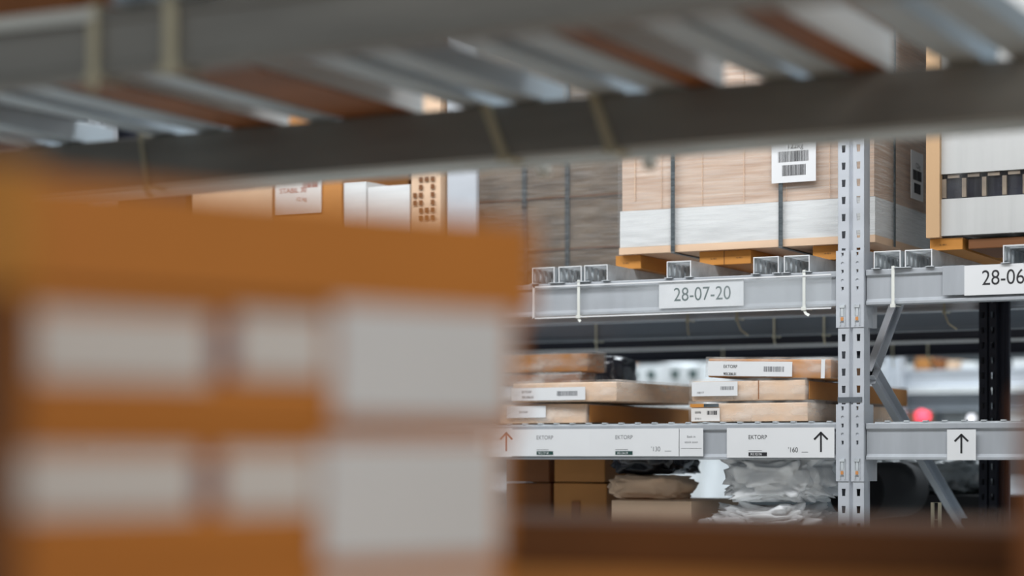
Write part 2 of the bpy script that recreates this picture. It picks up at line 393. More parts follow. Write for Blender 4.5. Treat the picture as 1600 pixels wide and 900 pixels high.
# rear beams of this rack and of the rack behind it
ZB = H - 0.30
zr_ = lambda v, y: wz(1000, v, y)
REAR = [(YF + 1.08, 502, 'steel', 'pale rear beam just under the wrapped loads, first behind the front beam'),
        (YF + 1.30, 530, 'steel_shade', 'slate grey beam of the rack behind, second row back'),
        (YF + 2.30, 547, 'steel_dark', 'dark blue beam with a lower lip coloured white as if lit, third row back'),
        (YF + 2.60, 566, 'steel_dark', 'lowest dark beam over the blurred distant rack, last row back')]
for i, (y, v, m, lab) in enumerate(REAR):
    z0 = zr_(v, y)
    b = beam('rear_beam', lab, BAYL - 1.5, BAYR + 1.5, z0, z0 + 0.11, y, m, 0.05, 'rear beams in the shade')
    if i == 2: obj('lip', box_bm(0, BAYR - BAYL + 3, -0.02, 0.0, -0.003, 0.006), 'white_board', b)  # white colour on the lip stands in for light on the steel
perforated_shelf('lowest steel shelf panel under the white plastic bundles', BAYL, UX - 0.01, YF + 0.06, YF + 1.2, ZB - 0.004)
perforated_shelf('lowest steel shelf panel right of the post', UX + UW + 0.03, BAYR, YF + 0.06, YF + 1.2, ZB - 0.004)
perforated_shelf('lowest steel shelf panel of the rear rack under the black carton', BAYL, BAYR, YF + 1.3, YF + 2.3, ZB - 0.004)
for y in (YF + 1.30, YF + 2.24): beam('base_beam', 'lowest grey beam of the rear rack', BAYL, BAYR, ZB - 0.11, ZB - 0.0045, y, group='lowest beams of the rear rack')
for x0, x1, s in ((BAYL, UX - 0.004, 'left'), (UX + UW + 0.004, BAYR, 'right')):
    for y in (YF + 0.01, YF + 1.08): beam('base_beam', 'lowest grey rack beam on the %s side of the post' % s, x0, x1, ZB - 0.11, ZB - 0.004, y, group='lowest rack beams %s of the post' % s)
    beam('rear_shelf_beam', 'grey rear beam under the thin carton shelf on the %s' % s, x0, x1, ZL0, ZL1, YF + 1.0)
# end posts of the bays (left and right, outside the view)
for x, s in ((BAYL - UW - 0.004, 'far left'), (BAYR + 0.004, 'far right')):
    e = empty('rack_frame', (x, YF, 0)); tag(e, 'grey punched rack frame closing the bay at the %s' % s, 'rack frame')
    obj('front_post', upright_bm(UW, UD, 66), 'steel', e, solid=0.0024); obj('rear_post', upright_bm(UW, UD, 66), 'steel', e, (0, 1.0, 0), solid=0.0024)
    b_ = bmesh.new(); bar(b_, (UW/2, 0.07, 0.6), (UW/2, 1.0, 1.5), 0.04, 0.02, Vector((1,0,0))); obj('brace', b_, 'steel', e)

# ------------------------------------------------------------------ signs and price labels on the beams
def on_beam(b, name, u0, u1, vt, vb, lab, m='paper', cat='sign', uref=None, t=0.0012, group=None):
    """flat sign on the beam front; returns object with origin at its lower-left corner"""
    x0, x1 = wx(u0, YF), wx(u1, YF); ur = uref or (u0 + u1) / 2
    z0, z1 = wz(ur, vb, YF), wz(ur, vt, YF)
    o = obj(name, box_bm(0, x1 - x0, -t, 0, 0, z1 - z0), m, None, (x0, YF - 0.0005, z0))
    tag(o, lab, cat, group); return o, x1 - x0, z1 - z0
PX = lambda u: zcam(u, YF) / F     # metres per pixel (vertical) at the rack front
def arrow(parent, cx, z0, z1, m='ink', y=-0.0016, w=0.0055, name='arrow'):
    bm = bmesh.new(); hd = (z1 - z0) * 0.36
    bar(bm, (cx, y, z0), (cx, y, z1 - 0.002), w, 0.0006)
    for s in (-1, 1): bar(bm, (cx + s * hd, y - 0.0001, z1 - hd * 1.02), (cx - s * 0.001, y - 0.0001, z1), w, 0.0006)
    return obj(name, bm, m, parent)
s, w, h = on_beam(UL, 'location_sign', 1030, 1162, 438, 480, 'white location sign printed 28-07-20 on the upper beam')
text('28-07-20', 0.041, w * 0.18, h * 0.26, s, 'ink_green', y=-0.0016, sx=0.88)
s, w, h = on_beam(UR, 'location_sign', 1507, 1660, 413, 460, 'white location sign starting 28-06 at the right edge', uref=1560)
text('28-06-20', 0.042, w * 0.185, h * 0.33, s, 'ink', y=-0.0016, sx=0.88)
s, w, h = on_beam(UR, 'blank_label', 1473, 1507, 415, 461, 'small blank grey label left of the 28-06 sign', 'steel_mid')
# clear label holder along the upper left beam
s, w, h = on_beam(UL, 'label_holder', 834, 1300, 441, 493, 'clear plastic label holder clipped along the upper left beam', 'film_strip', 'label holder', uref=1000, t=0.003)
s.location.y -= 0.003
for q in range(2): obj('rolled_edge', box_bm(0, w, -0.004, -0.001, (h - 0.004) * q, (h - 0.004) * q + 0.004), 'paper', s)
obj('end_cap', box_bm(-0.002, 0.006, -0.004, 0, 0, h), 'paper', s)
def price(u0, u1, lab, ucap, uprice=None, price_txt=None, code='803.323.06', name='price_label', arr=None, inkm='ink', code_m='ink'):
    s, w, h = on_beam(LL, name, u0, u1, 669, 713 if u0 < 1110 else 715, lab, cat='price label', uref=1100)
    k = lambda u: wx(u, YF) - s.location.x; p = PX(1150)
    x = k(ucap)
    text('EKTORP', 0.0125, x, h * 0.62, s, inkm, y=-0.0016, sx=0.9)
    obj('code_strip', box_bm(x, x + 0.058, -0.0022, -0.0014, h * 0.055, h * 0.055 + 0.011), code_m, s)
    text(code, 0.0065, x + 0.006, h * 0.08, s, 'paper', y=-0.0026, sx=0.9)
    obj('fine_print', box_bm(x, x + 0.042, -0.0018, -0.0014, h * 0.235, h * 0.25), 'ink_grey', s)
    if price_txt: text(price_txt, 0.0145, k(uprice), h * 0.18, s, inkm, y=-0.0016, sx=0.9); obj('fine_print', box_bm(k(uprice + 21), k(uprice + 31), -0.0018, -0.0014, h * 0.18, h * 0.195), 'ink_grey', s)
    if arr: arrow(s, k(arr), h * 0.19, h * 0.84)
    return s
price(800, 921, 'white price label with green code strip at the left end of the lower beam', 839, None, None, '903.177.48', inkm='ink_grey', code_m='ink_green')
price(921, 1061, 'white price label reading 130 left of the back in stock note', 962, 1018, "'130", '203.206.59', inkm='ink_grey', code_m='ink_green')
s = price(1136, 1304, 'white price label reading 160 with a black arrow beside the post', 1170, 1232, "'160", '303.323.06', arr=1283)
s, w, h = on_beam(LL, 'stock_note', 1062, 1099, 669, 713, 'small white note saying back in stock soon', cat='note')
text('Back in', 0.0068, w/2, h * 0.66, s, 'ink_grey', y=-0.0016, center=True); text('stock soon', 0.0068, w/2, h * 0.47, s, 'ink_grey', y=-0.0016, center=True)
obj('fine_print', box_bm(0.006, w - 0.006, -0.0018, -0.0014, h * 0.28, h * 0.29), 'ink_grey', s)
s, w, h = on_beam(LL, 'arrow_sign', 740, 800, 669, 714, 'white sign with a reddish arrow at the edge of the near carton stack')
arrow(s, wx(791, YF) - s.location.x, h * 0.2, h * 0.85, 'ink_red')
s, w, h = on_beam(LR, 'arrow_sign', 1480, 1525, 671, 719, 'square white sign with a black up arrow on the right beam')
arrow(s, w / 2, h * 0.22, h * 0.84)

# ------------------------------------------------------------------ deck channels (galvanised, open ended) lying front to back
def channel_bm(w, h, d, t=0.002, slots=True):
    bm = bmesh.new()
    bx(bm, 0, t, 0, d, 0, h); bx(bm, w - t, w, 0, d, 0, h)
    bx(bm, t, 0.016, 0, d, 0, t); bx(bm, w - 0.016, w - t, 0, d, 0, t)          # lower lips
    bx(bm, -0.006, 0.02, -0.006, 0.03, -0.001, 0.001); bx(bm, w - 0.02, w + 0.006, -0.006, 0.03, -0.001, 0.001)
    y = 0.0                                                                      # slotted top web
    while y < d - 0.04:
        bx(bm, t, w - t, y, y + 0.022, h - t, h)
        y += 0.036
    bx(bm, t, w - t, d - 0.05, d, h - t, h)
    for a in ((0, 0.003, 0, h), (w - 0.003, w, 0, h), (0.003, w - 0.003, h - 0.003, h)): bx(bm, a[0], a[1], -0.0015, 0, a[2], a[3], 1)   # cut edge, own slot for a painted highlight
    for i in range(int(d / 0.04)):                                               # pressed ribs on both inner walls
        yy = 0.012 + i * 0.04
        bx(bm, t, t + 0.004, yy, yy + 0.012, 0.008, h - 0.006); bx(bm, w - t - 0.004, w - t, yy, yy + 0.012, 0.008, h - 0.006)
    return bm
chan = obj('deck_channel', channel_bm(0.080, 0.050, 1.06), ['zinc', 'paper'], None, (0, 0, 0), 0, 0)  # white rim colour imitates cut steel edges catching the light
ch_spots = [(832, 'leftmost open galvanised channel, half hidden by the near carton stack'), (873, 'galvanised channel second from the left on the upper shelf'), (914, 'galvanised channel third from the left under the strapped load edge'),
            (1042, 'lone galvanised channel above the 28-07-20 sign'), (1178, 'galvanised channel left one of the pair beside the post'), (1225, 'galvanised channel right one of the pair touching the post'),
            (1366, 'galvanised channel immediately right of the post'), (1414, 'galvanised channel with a long visible side, second right of the post'), (1568, 'galvanised channel above the 28-06 sign at the right edge')]
for i, (u, lab) in enumerate(ch_spots):
    o = chan if i == 0 else dup(chan)
    o.location = (wx(u, YF), YF - 0.004 + (0.004 if i % 2 else 0), ZU1 + 0.0015)
    tag(o, lab, 'deck channel', 'open channels on the upper shelf')
ZC = ZU1 + 0.0525

# ------------------------------------------------------------------ cable ties
def strap_path(name, pts, w, t, m, parent=None, side=Vector((1, 0, 0))):
    bm = bmesh.new()
    for a, b in zip(pts[:-1], pts[1:]): bar(bm, a, b, t, w, side)
    return obj(name, bm, m, parent)
def cable_tie(x, y, z0, z1, d, label, m='tie', w=0.006, tail=(0.012, -0.01, -0.035), skew=0.0, knob=0.0, group=None, k_back=False):
    y0, y1 = y - 0.004, y + d + 0.004; a, b = z0 - 0.004, z1 + 0.006; t = 0.0022
    root = strap_path('cable_tie', [(skew, y0, b), (0, y0, a), (0, y1, a), (skew, y1, b), (skew, y0, b)], w, t, m)
    root.location = (x, 0, 0)
    tag(root, label, 'cable tie', group)
    bm = bmesh.new(); bx(bm, -w * 0.8, w * 0.8, y0 - 0.005, y0 + 0.003, a - 0.006, a + 0.004)
    obj('lock_head', bm, m, root)
    if knob:
        bm = bmesh.new(); bmesh.ops.create_icosphere(bm, subdivisions=3, radius=knob, matrix=Matrix.Translation((0.03, y1 + 0.04, a - 0.014)))
        obj('end_bead', bm, 'tie_white', root)
    if tail:
        p = Vector((0, y0, a - 0.004)); q = p + Vector(tail) * 0.5; e = q + Vector((tail[0] * 1.6, tail[1], tail[2] * 0.5)) * 0.6
        strap_path('tail', [p, q, e], w * 0.9, t, m, root)
    return root
cable_tie(wx(905, YF), YF, ZU0, ZU1, 0.055, 'white cable tie with a short tail left on the 28-07-20 beam', 'tie_white', 0.009, (0.006, -0.004, -0.016))
cable_tie(wx(1257, YF), YF, ZU0, ZU1, 0.055, 'white cable tie on the upper beam just left of the post', 'tie_white', 0.009, (0.012, -0.004, -0.022))
cable_tie(wx(1396, YF), YF, ZU0, ZU1, 0.055, 'white cable tie on the upper beam just right of the post', 'tie_white', 0.009, None)
for u, q, ln, lab in ((1152, 0, 0.07, 'beige crooked cable tie tail hanging behind the 28-07-20 sign'), (1075, 0, 0.06, 'beige straight cable tie tail left behind the 28-07-20 sign'),
                  (1476, 0, 0.07, 'beige crooked cable tie tail under the 28-06 beam'), (932, 1, 0.04, 'small tan cable tie tail above the black bag'),
                  (1210, 1, 0.03, 'olive cable tie tail above the topmost thin carton'), (1288, 1, 0.04, 'brown cable tie tail left of the post on the second rear beam'),
                  (1395, 3, 0.05, 'pale straight cable tie tail right of the diagonal brace'), (1450, 3, 0.06, 'pale crooked cable tie tail between brace and dark post'), (1130, 3, 0.05, 'pale straight cable tie tail on the last rear beam')):
    Y = REAR[q][0]; z0 = zr_(REAR[q][1], Y)
    cable_tie(wx(u, Y), Y, z0, z0 + 0.11, 0.05, lab, 'tie', 0.006, (0.03 if 'crooked' in lab else 0.004, -0.003, -ln))

# ------------------------------------------------------------------ loads on the upper shelf across the aisle
def strip_around(parent, w, d, h, pos, name='strap', sw=0.013, m='strap', under=True):
    bm = bmesh.new()
    bx(bm, pos, pos + sw, -0.004, -0.001, 0.0, h)
    if under: bx(bm, pos, pos + sw, -0.004, d, -0.004, -0.001)
    return obj(name, bm, m, parent)
# main strapped load
Y0 = YF + 0.17; Y3 = YF + 0.05
X0, X1 = wx(972, Y0), wx(1366, Y0); zb = wz(1000, 397, Y0); LH = 1.5
root = empty('strapped_load', (X0, Y0, zb)); tag(root, 'pallet load of wrapped brown cartons over a white band, weight label 122 kg', 'pallet load')
Wd = X1 - X0
obj('base_board', carton_bm(Wd + 0.012, 1.0, 0.022, 91, 0.001, wob=0.001), 'kraft_pale', root, (-0.006, -0.01, 0))
z1 = wz(1000, 329, Y0) - zb
obj('white_band', carton_bm(Wd + 0.008, 0.99, z1 - 0.023, 92, 0.002, wob=0.001), 'white_board', root, (-0.004, -0.006, 0.0225))
bm = bmesh.new(); nx = 5
up = obj('carton_block', carton_bm(Wd, 0.98, LH - z1 - 0.002, 93, 0.003, wob=0.003), 'kraft_pink', root, (0, 0, z1 + 0.001))
bm = bmesh.new()
for i in range(1, 6): bx(bm, Wd * i / 6 - 0.0008, Wd * i / 6 + 0.0008, -0.0045, -0.002, 0.004, LH - z1)
bx(bm, 0.045, 0.048, -0.0045, -0.002, 0.03, LH - z1)
obj('carton_seams', bm, 'kraft_pale', up)
obj('plastic_wrap', carton_bm(Wd + 0.02, 1.0, LH + 0.004, 94, 0.002, nz=12, wob=0.004), 'film', root, (-0.010, -0.012, 0.0225), smooth=True)
for u in (1052, 1220): strip_around(root, Wd, 1.0, LH, wx(u, Y0) - X0, m='strap').location.y = -0.016
bm = bmesh.new()
for y in (0.15, 0.85): bx(bm, Wd + 0.012, Wd + 0.015, y, y + 0.013, 0, LH)
obj('strap', bm, 'strap', root)
def weight_label(parent, x, z, w, h, seed=3, rotz=0, yy=-0.023):
    l = obj('weight_label', box_bm(0, w, -0.001, 0, 0, h), 'paper', parent, (x, yy, z), rotz)
    text('122kg', 0.016, w * 0.38, h * 0.66, l, 'ink', y=-0.0016, sx=0.95)
    barcode(l, w * 0.15, h * 0.40, w * 0.70, h * 0.21, seed=seed, y=-0.0012); barcode(l, w * 0.24, h * 0.13, w * 0.54, h * 0.21, seed=seed + 1, y=-0.0012)
    return l
lw = wx(1279, Y0) - wx(1210, Y0); lz = wz(1245, 286, Y0) - zb
weight_label(root, wx(1210, Y0) - X0, lz, lw, wz(1245, 206, Y0) - zb - lz)
l2 = weight_label(root, Wd + 0.02, wz(1400, 290, Y0) - zb, 0.13, 0.15, 9, R(90), 0.30)
# load to the right, with timber corner post and dark middle row
X2 = wx(1449, Y3); zr = wz(1455, 372, Y3)
root = empty('wrapped_load', (X2, Y3, zr)); tag(root, 'wrapped pallet load of white cartons with a timber corner post at the right edge', 'pallet load')
W2 = 1.0; pw = wx(1470, Y3) - X2
obj('corner_post', carton_bm(pw, 0.03, 1.4, 71, 0.001, wob=0.001), 'wood', root, (0, -0.012, 0))
zz = [0.005, wz(1500, 309, Y3) - zr, wz(1500, 270, Y3) - zr, wz(1500, 204, Y3) - zr, 1.4]
for a, b, m in ((zz[0], zz[1], 'grey_board'), (zz[2], zz[3], 'grey_board'), (zz[3] + 0.06, zz[4], 'grey_board')):
    obj('carton_row', carton_bm(W2, 0.95, b - a, int(a * 100), 0.003, wob=0.002), m, root, (0.004, 0.006, a))
r = random.Random(5); bm = bmesh.new(); bx(bm, 0.03, W2, 0.02, 0.9, zz[1] + 0.001, zz[2] - 0.001); bx(bm, 0.03, W2, 0.02, 0.9, zz[3] + 0.002, zz[3] + 0.058)
dk = obj('dark_row', bm, 'bag_black', root)
bm = bmesh.new(); x = 0.04
while x < W2 - 0.05:
    bx(bm, x, x + 0.012, 0.010, 0.02, zz[1] + 0.003, zz[2] - 0.014); bx(bm, x + 0.016, x + 0.05, 0.012, 0.02, zz[2] - 0.012, zz[2] - 0.002); x += 0.058
obj('carton_edges', bm, 'kraft_grey', dk)
obj('plastic_wrap', carton_bm(W2, 0.97, 1.42, 77, 0.002, nx=14, nz=3, wob=0.006), 'film_v', root, (pw * 0.9, -0.008, -0.004), smooth=True)
# the cardboard feet the loads stand on
def foot(u0, u1, v0, v1, Yq, lab, m='kraft_orange', d=0.5, split=False, gap_to=None):
    x0, x1 = wx(u0, Yq), wx(u1, Yq); z0 = ZC
    zt = (gap_to if gap_to else zb) - 0.0006
    o = carton('cardboard_foot', lab, 'cardboard foot', (x0, Yq, z0), x1 - x0, d, zt - z0, m, 0, 'cardboard feet under the loads', bulge=0.0, wob=0.0004, bevel=0.001)
    hh = zt - z0
    if split: obj('seam', box_bm((x1 - x0) * 0.48, (x1 - x0) * 0.48 + 0.002, -0.0014, 0.001, 0, hh), 'kraft_deep', o)
    for f in ((0.22, 0.72) if split else (0.3,)): text('36 -4813', 0.004, (x1 - x0) * f, hh * 0.4, o, 'ink', y=-0.0012)
    return o
Yq = Y0 + 0.015
foot(962, 1001, 398, 418, Yq, 'orange cardboard foot at the left corner of the strapped load')
foot(1093, 1173, 390, 415, Yq, 'double orange cardboard foot under the middle of the strapped load', split=True)
foot(1270, 1330, 383, 403, Yq, 'orange cardboard foot of the strapped load beside the post')
foot(1453, 1504, 373, 390, Y3 + 0.015, 'orange cardboard foot under the timber corner of the wrapped load', gap_to=zr)
foot(1640, 1700, 373, 390, Y3 + 0.015, 'orange cardboard foot of the wrapped load at the right margin', gap_to=zr)
xt0, xt1 = wx(1512, Y3 + 0.015), wx(1632, Y3 + 0.015)
o = carton('brown_tray', 'dark brown cardboard tray under the wrapped load at the right edge', 'tray', (xt0, Y3 + 0.02, ZC), xt1 - xt0, 0.3, zr - ZC - 0.006, 'kraft_deep', bulge=0, wob=0)
# grey film covered load in the rear, left of the strapped load
Yr = YF + 0.62
xa, xb = wx(748, Yr), wx(968, Yr) + 0.1
GH = 1.1
root = empty('grey_load', (xa, Yr, ZC)); tag(root, 'dim greyish brown pallet load with black straps behind the strapped load', 'pallet load')
obj('carton_block', carton_bm(xb - xa, 0.33, GH, 55, 0.003, nz=8, wob=0.008), 'kraft_grey', root)
for u in (818, 885): obj('strap', box_bm(wx(u, Yr) - xa, wx(u, Yr) - xa + 0.016, -0.012, -0.005, 0, GH), 'strap', root)
bm = bmesh.new()
for z in (0.05, 0.12, 0.30): bx(bm, 0, xb - xa, -0.010, -0.006, z, z + 0.004)
obj('carton_seams', bm, 'kraft_deep', root)
obj('plastic_wrap', carton_bm(xb - xa + 0.01, 0.34, GH + 0.005, 58, 0.002, nz=10, wob=0.008), 'film', root, (-0.005, -0.016, 0), smooth=True)
# cartons further left
def up_carton(name, u0, u1, vt, Yc, lab, m, d=0.44, seed=1):
    x0, x1 = wx(u0, Yc), wx(u1, Yc); return carton(name, lab, 'carton', (x0, Yc, ZC), x1 - x0, d, wz(u0, vt, Yc) - ZC, m), x1 - x0
Yl = YF + 0.12
c, w = up_carton('dark_load', -260, 290, 60, Yl, 'dark load at the far left of the upper shelf, with bluish white labels', 'steel_dark')
c['category'] = 'pallet load'
for u0, u1, vt, vb, m in ((-10, 40, 176, 194, 'kraft_pale'), (74, 92, 190, 226, 'steel_shade'), (98, 146, 194, 230, 'paper')):
    x0 = wx(u0, Yl) - c.location.x; obj('label', box_bm(x0, wx(u1, Yl) - c.location.x, -0.008, -0.006, wz((u0+u1)/2, vb, Yl) - ZC, wz((u0+u1)/2, vt, Yl) - ZC), m, c)
c, w = up_carton('printed_carton', 300, 425, 150, Yl, 'pale carton furthest left on the far upper shelf', 'kraft_pale')
c, w = up_carton('printed_carton', 428, 534, 90, Yl, 'tan carton with a white printed label on the far upper shelf', 'kraft')
hh = wz(480, 262, Yl) - ZC
hh = wz(480, 262, Yl) - ZC
l = sheet('label', 0.01, w * 0.72, hh - 0.16, hh - 0.02, 'paper_warm', c, -0.006)
text('STABIL 30', 0.018, 0.03, hh - 0.085, l, 'ink_red', y=-0.0085); text('12 kg', 0.014, 0.10, hh - 0.115, l, 'ink_red', y=-0.0085)
barcode(l, w * 0.45, hh - 0.07, w * 0.22, 0.03, 'ink_red', -0.0078, 5, 16)
c, w = up_carton('white_carton', 537, 572, 285, Yl, 'narrow white carton beside the tan printed carton on the far upper shelf', 'white_board')
c, w = up_carton('white_carton', 574, 640, 293, Yl, 'wide whitish carton with a low top on the far upper shelf', 'white_board')
c, w = up_carton('printed_carton', 642, 688, 120, Yl, 'pale carton with dark printed marks next to the grey column', 'kraft_pale', d=0.10)
hh = wz(642, 262, Yl) - ZC; bm = bmesh.new(); r = random.Random(2)
for i in range(4):
    for j in range(6):
        if r.random() < 0.7: bx(bm, 0.012 + i * w * 0.2, 0.012 + i * w * 0.2 + w * 0.12, -0.0064, -0.005, hh - 0.18 + j * 0.026, hh - 0.18 + j * 0.026 + 0.016)
obj('printed_marks', bm, 'kraft_deep', c)
Yp = YF + 0.13
tag(obj('grey_column', box_bm(wx(697, Yp), wx(744, Yp), Yp, Yp + 0.03, ZC, ZC + 1.2), 'steel', bevel=0.01), 'upright light grey column standing between pale carton and dim grey load', 'column')
# crates seen over the low cartons
Yk = YF + 0.64
for i in range(3):
    x = wx(566 + i * 36, Yk)
    o = obj('slatted_crate', box_bm(x, x + 0.05, Yk, Yk + 0.3, ZC, ZC + 1.5), 'kraft_deep'); tag(o, 'dark slatted crate showing over the whitish cartons, %s' % ('leftmost one', 'middle one', 'rightmost one')[i], 'crate', 'dark crates behind the whitish cartons')
    bm = bmesh.new()
    for z in range(44): bx(bm, x, x + 0.05, Yk - 0.01, Yk - 0.001, ZC + 0.03 + z * 0.034, ZC + 0.045 + z * 0.034)
    obj('slat', bm, 'kraft_pale', o)

# ------------------------------------------------------------------ thin cartons on the lower shelf
zsh = ZL1 + 0.0085
def thin(u0, uc, vt, vb, Yc, lab, m='kraft_pale', rotz=0, d=0.85, z=None, tilt=0, h=None, wrap='film_box', u_side=None):
    x0, x1 = wx(u0, Yc), wx(uc, Yc); um = (u0 + uc) / 2
    z0 = zsh if z is None else z; hh = h or (wz(um, vt, Yc) - wz(um, vb, Yc))
    o = carton('thin_carton', lab, 'carton', (x0, Yc, z0), x1 - x0, d, hh, m, rotz, 'thin cartons on the lower shelf', bulge=0.001, wob=0.0012, wrap=wrap, roll=tilt)
    return o, x1 - x0, hh, z0 + hh
def cl(parent, x0, x1, z0, z1, m='paper', y=-0.0085): return sheet('label', x0, x1, z0, z1, m, parent, y)
# left stack
a, w, h, zt = thin(780, 915, 631, 660, YF + 0.06, 'lowest carton of the left thin carton stack, white label and brown side', 'kraft_pale', d=0.90, h=0.060)
obj('side_panel', box_bm(w + 0.008, w + 0.0095, 0.01, 0.88, 0.003, h - 0.004), 'kraft', a)
l = cl(a, w * 0.10, w * 0.56, h * 0.30, h * 0.92); text('EKTORP', 0.006, w * 0.25, h * 0.55, l, 'ink_grey', y=-0.0104)
b, w, h, zt2 = thin(800, 968, 601, 631, YF + 0.05, 'upper carton of the left thin carton stack, wrapped with a white printed label', 'kraft_pale', rotz=R(-3), d=0.62, z=zt + 0.007, h=0.060)
l = cl(b, 0.002, w * 0.72, h * 0.08, h * 0.75); text('EKTORP', 0.007, w * 0.11, h * 0.48, l, 'ink_grey', y=-0.0104); text('703.206.52', 0.007, w * 0.11, h * 0.2, l, 'ink', y=-0.0104)
barcode(l, w * 0.45, h * 0.3, w * 0.2, h * 0.25, 'ink_grey', -0.0098)
# brown cartons behind on top of them
c1, w, h, zt3 = thin(770, 905, 583, 601, YF + 0.42, 'short dark brown carton lying behind on the left thin stack', 'kraft_dark', d=0.12, z=zt2 + 0.008, h=0.036)
c2, w, h, _ = thin(770, 918, 553, 582, YF + 0.42, 'glossy brown carton topmost of the left rear stack', 'kraft', d=0.13, z=zt3 + 0.007, h=0.060)
bg_ = blob('black_bag', (wx(948, YF + 0.72), YF + 0.76, zt2 + 0.01), 0.075, 0.10, 0.062, 'bag_black', 4, 0.15, 2.5); tag(bg_, 'black plastic bag slumped behind the left thin carton stack', 'bag')
# right stack
a, w, h, zt = thin(1080, 1262, 633, 661, YF + 0.05, 'lowest carton of the right thin stack, crinkled plastic and dark end label', 'kraft_pale', d=0.95, h=0.056)
l = cl(a, 0.004, w * 0.26, h * 0.04, h * 0.74, 'paper_warm'); text('0098', 0.007, w * 0.045, h * 0.45, l, 'ink', y=-0.0104); text('01011', 0.006, w * 0.045, h * 0.12, l, 'ink', y=-0.0104); barcode(l, w * 0.15, h * 0.38, w * 0.09, h * 0.22, 'ink', -0.0098, 8, 9)
obj('tape', box_bm(w * 0.12, w * 0.25, -0.009, -0.0075, h * 0.8, h * 0.98), 'strap', a)
obj('tape', box_bm(0.0, w * 0.12, -0.009, -0.0075, h * 0.8, h * 0.98), 'kraft_orange', a)
b, w, h, zt2 = thin(1081, 1258, 602, 632, YF + 0.05, 'middle carton of the right thin stack, white label at its left end', 'kraft_pale', d=1.0, z=zt + 0.007, h=0.060)
obj('side_panel', box_bm(w + 0.008, w + 0.0095, 0.01, 0.98, 0.003, h - 0.004), 'kraft', b)
l = cl(b, 0.004, w * 0.42, h * 0.25, h * 0.97); barcode(l, w * 0.27, h * 0.55, w * 0.12, h * 0.18, 'ink_grey', -0.0098, 4, 14); text('100/17', 0.006, w * 0.06, h * 0.38, l, 'ink_grey', y=-0.0104)
obj('seam', box_bm(w * 0.6, w * 0.6 + 0.002, -0.0085, -0.006, 0.004, h), 'kraft_dark', b)
c, w, h, _ = thin(1106, 1298, 569, 601, YF + 0.05, 'topmost tilted carton of the right thin stack, white front with printed name', 'kraft', d=0.42, z=zt2 + 0.013, tilt=R(1.6), h=0.056)
l = cl(c, 0.004, w * 0.70, 0.004, h * 0.86, 'paper'); text('EKTORP', 0.0095, w * 0.14, h * 0.50, l, 'ink', y=-0.0104, sx=0.9); text('903.206.51', 0.0075, w * 0.14, h * 0.12, l, 'ink', y=-0.0104, sx=0.9, bold=0.03)
barcode(l, w * 0.47, h * 0.32, w * 0.17, h * 0.28, 'ink_grey', -0.0098, 6, 20)
obj('edge_film', box_bm(w * 0.93, w * 0.96, -0.009, -0.0075, 0, h), 'paper', c)

# ------------------------------------------------------------------ lowest visible shelf
def low(name, u0, u1, vt, vb, Yc, lab, m, d=0.4, z=None):
    x0, x1 = wx(u0, Yc), wx(u1, Yc); um = (u0 + u1) / 2; z0 = ZB + 0.0045 if z is None else z; zt = wz(um, vt, Yc)
    return carton(name, lab, 'carton', (x0, Yc, z0), x1 - x0, d, zt - z0, m, tape=None), zt
Yw = YF + 0.35
c, zt = low('brown_carton', 865, 948, 755, 800, Yw, 'brown carton lower of two under the price labels', 'kraft')
obj('tape', box_bm(0.07, 0.10, -0.008, -0.005, 0.02, 0.14), 'kraft_dark', c)
low('brown_carton', 866, 945, 716, 752, Yw, 'brown carton upper of two under the price labels', 'kraft', z=zt + 0.004)
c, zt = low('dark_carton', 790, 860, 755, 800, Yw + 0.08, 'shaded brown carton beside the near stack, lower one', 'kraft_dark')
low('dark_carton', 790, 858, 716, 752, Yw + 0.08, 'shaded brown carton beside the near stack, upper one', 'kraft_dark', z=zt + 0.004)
c, zt = low('flat_carton', 955, 1080, 782, 812, Yw - 0.22, 'tan carton lying below the black bag', 'kraft_pale')
o = blob('pale_bundle', (wx(1015, Yw-0.1), Yw-0.08, zt + 0.003), 0.14, 0.11, 0.045, 'kraft_pale', 3, 0.3); tag(o, 'crumpled beige grey bundle on the tan carton', 'bundle')
o = blob('black_bag', (wx(1022, Yw), Yw + 0.0, zt + 0.08), 0.14, 0.14, 0.075, 'bag_black', 6, 0.4, 2.5); tag(o, 'black plastic bag draped under the price labels', 'bag')
o = blob('white_bundle', (wx(1188, YF + 0.1), YF + 0.21, ZB + 0.005), 0.20, 0.15, 0.085, 'bag_white', 1, 0.5, 2.6, 5); tag(o, 'large white plastic wrapped bundle under the 160 label', 'bundle')
o = blob('white_bundle', (wx(1205, YF + 0.1), YF + 0.21, ZB + 0.155), 0.19, 0.15, 0.10, 'bag_white', 8, 0.5, 2.6, 5); tag(o, 'upper white plastic bundle touching the post', 'bundle')
o = blob('small_bundle', (wx(1140, YF + 0.08), YF + 0.09, ZB + 0.005), 0.1, 0.05, 0.06, 'bag_white', 12, 0.5, 3, 5); tag(o, 'small crumpled white plastic bundle in front of the large one', 'bundle')
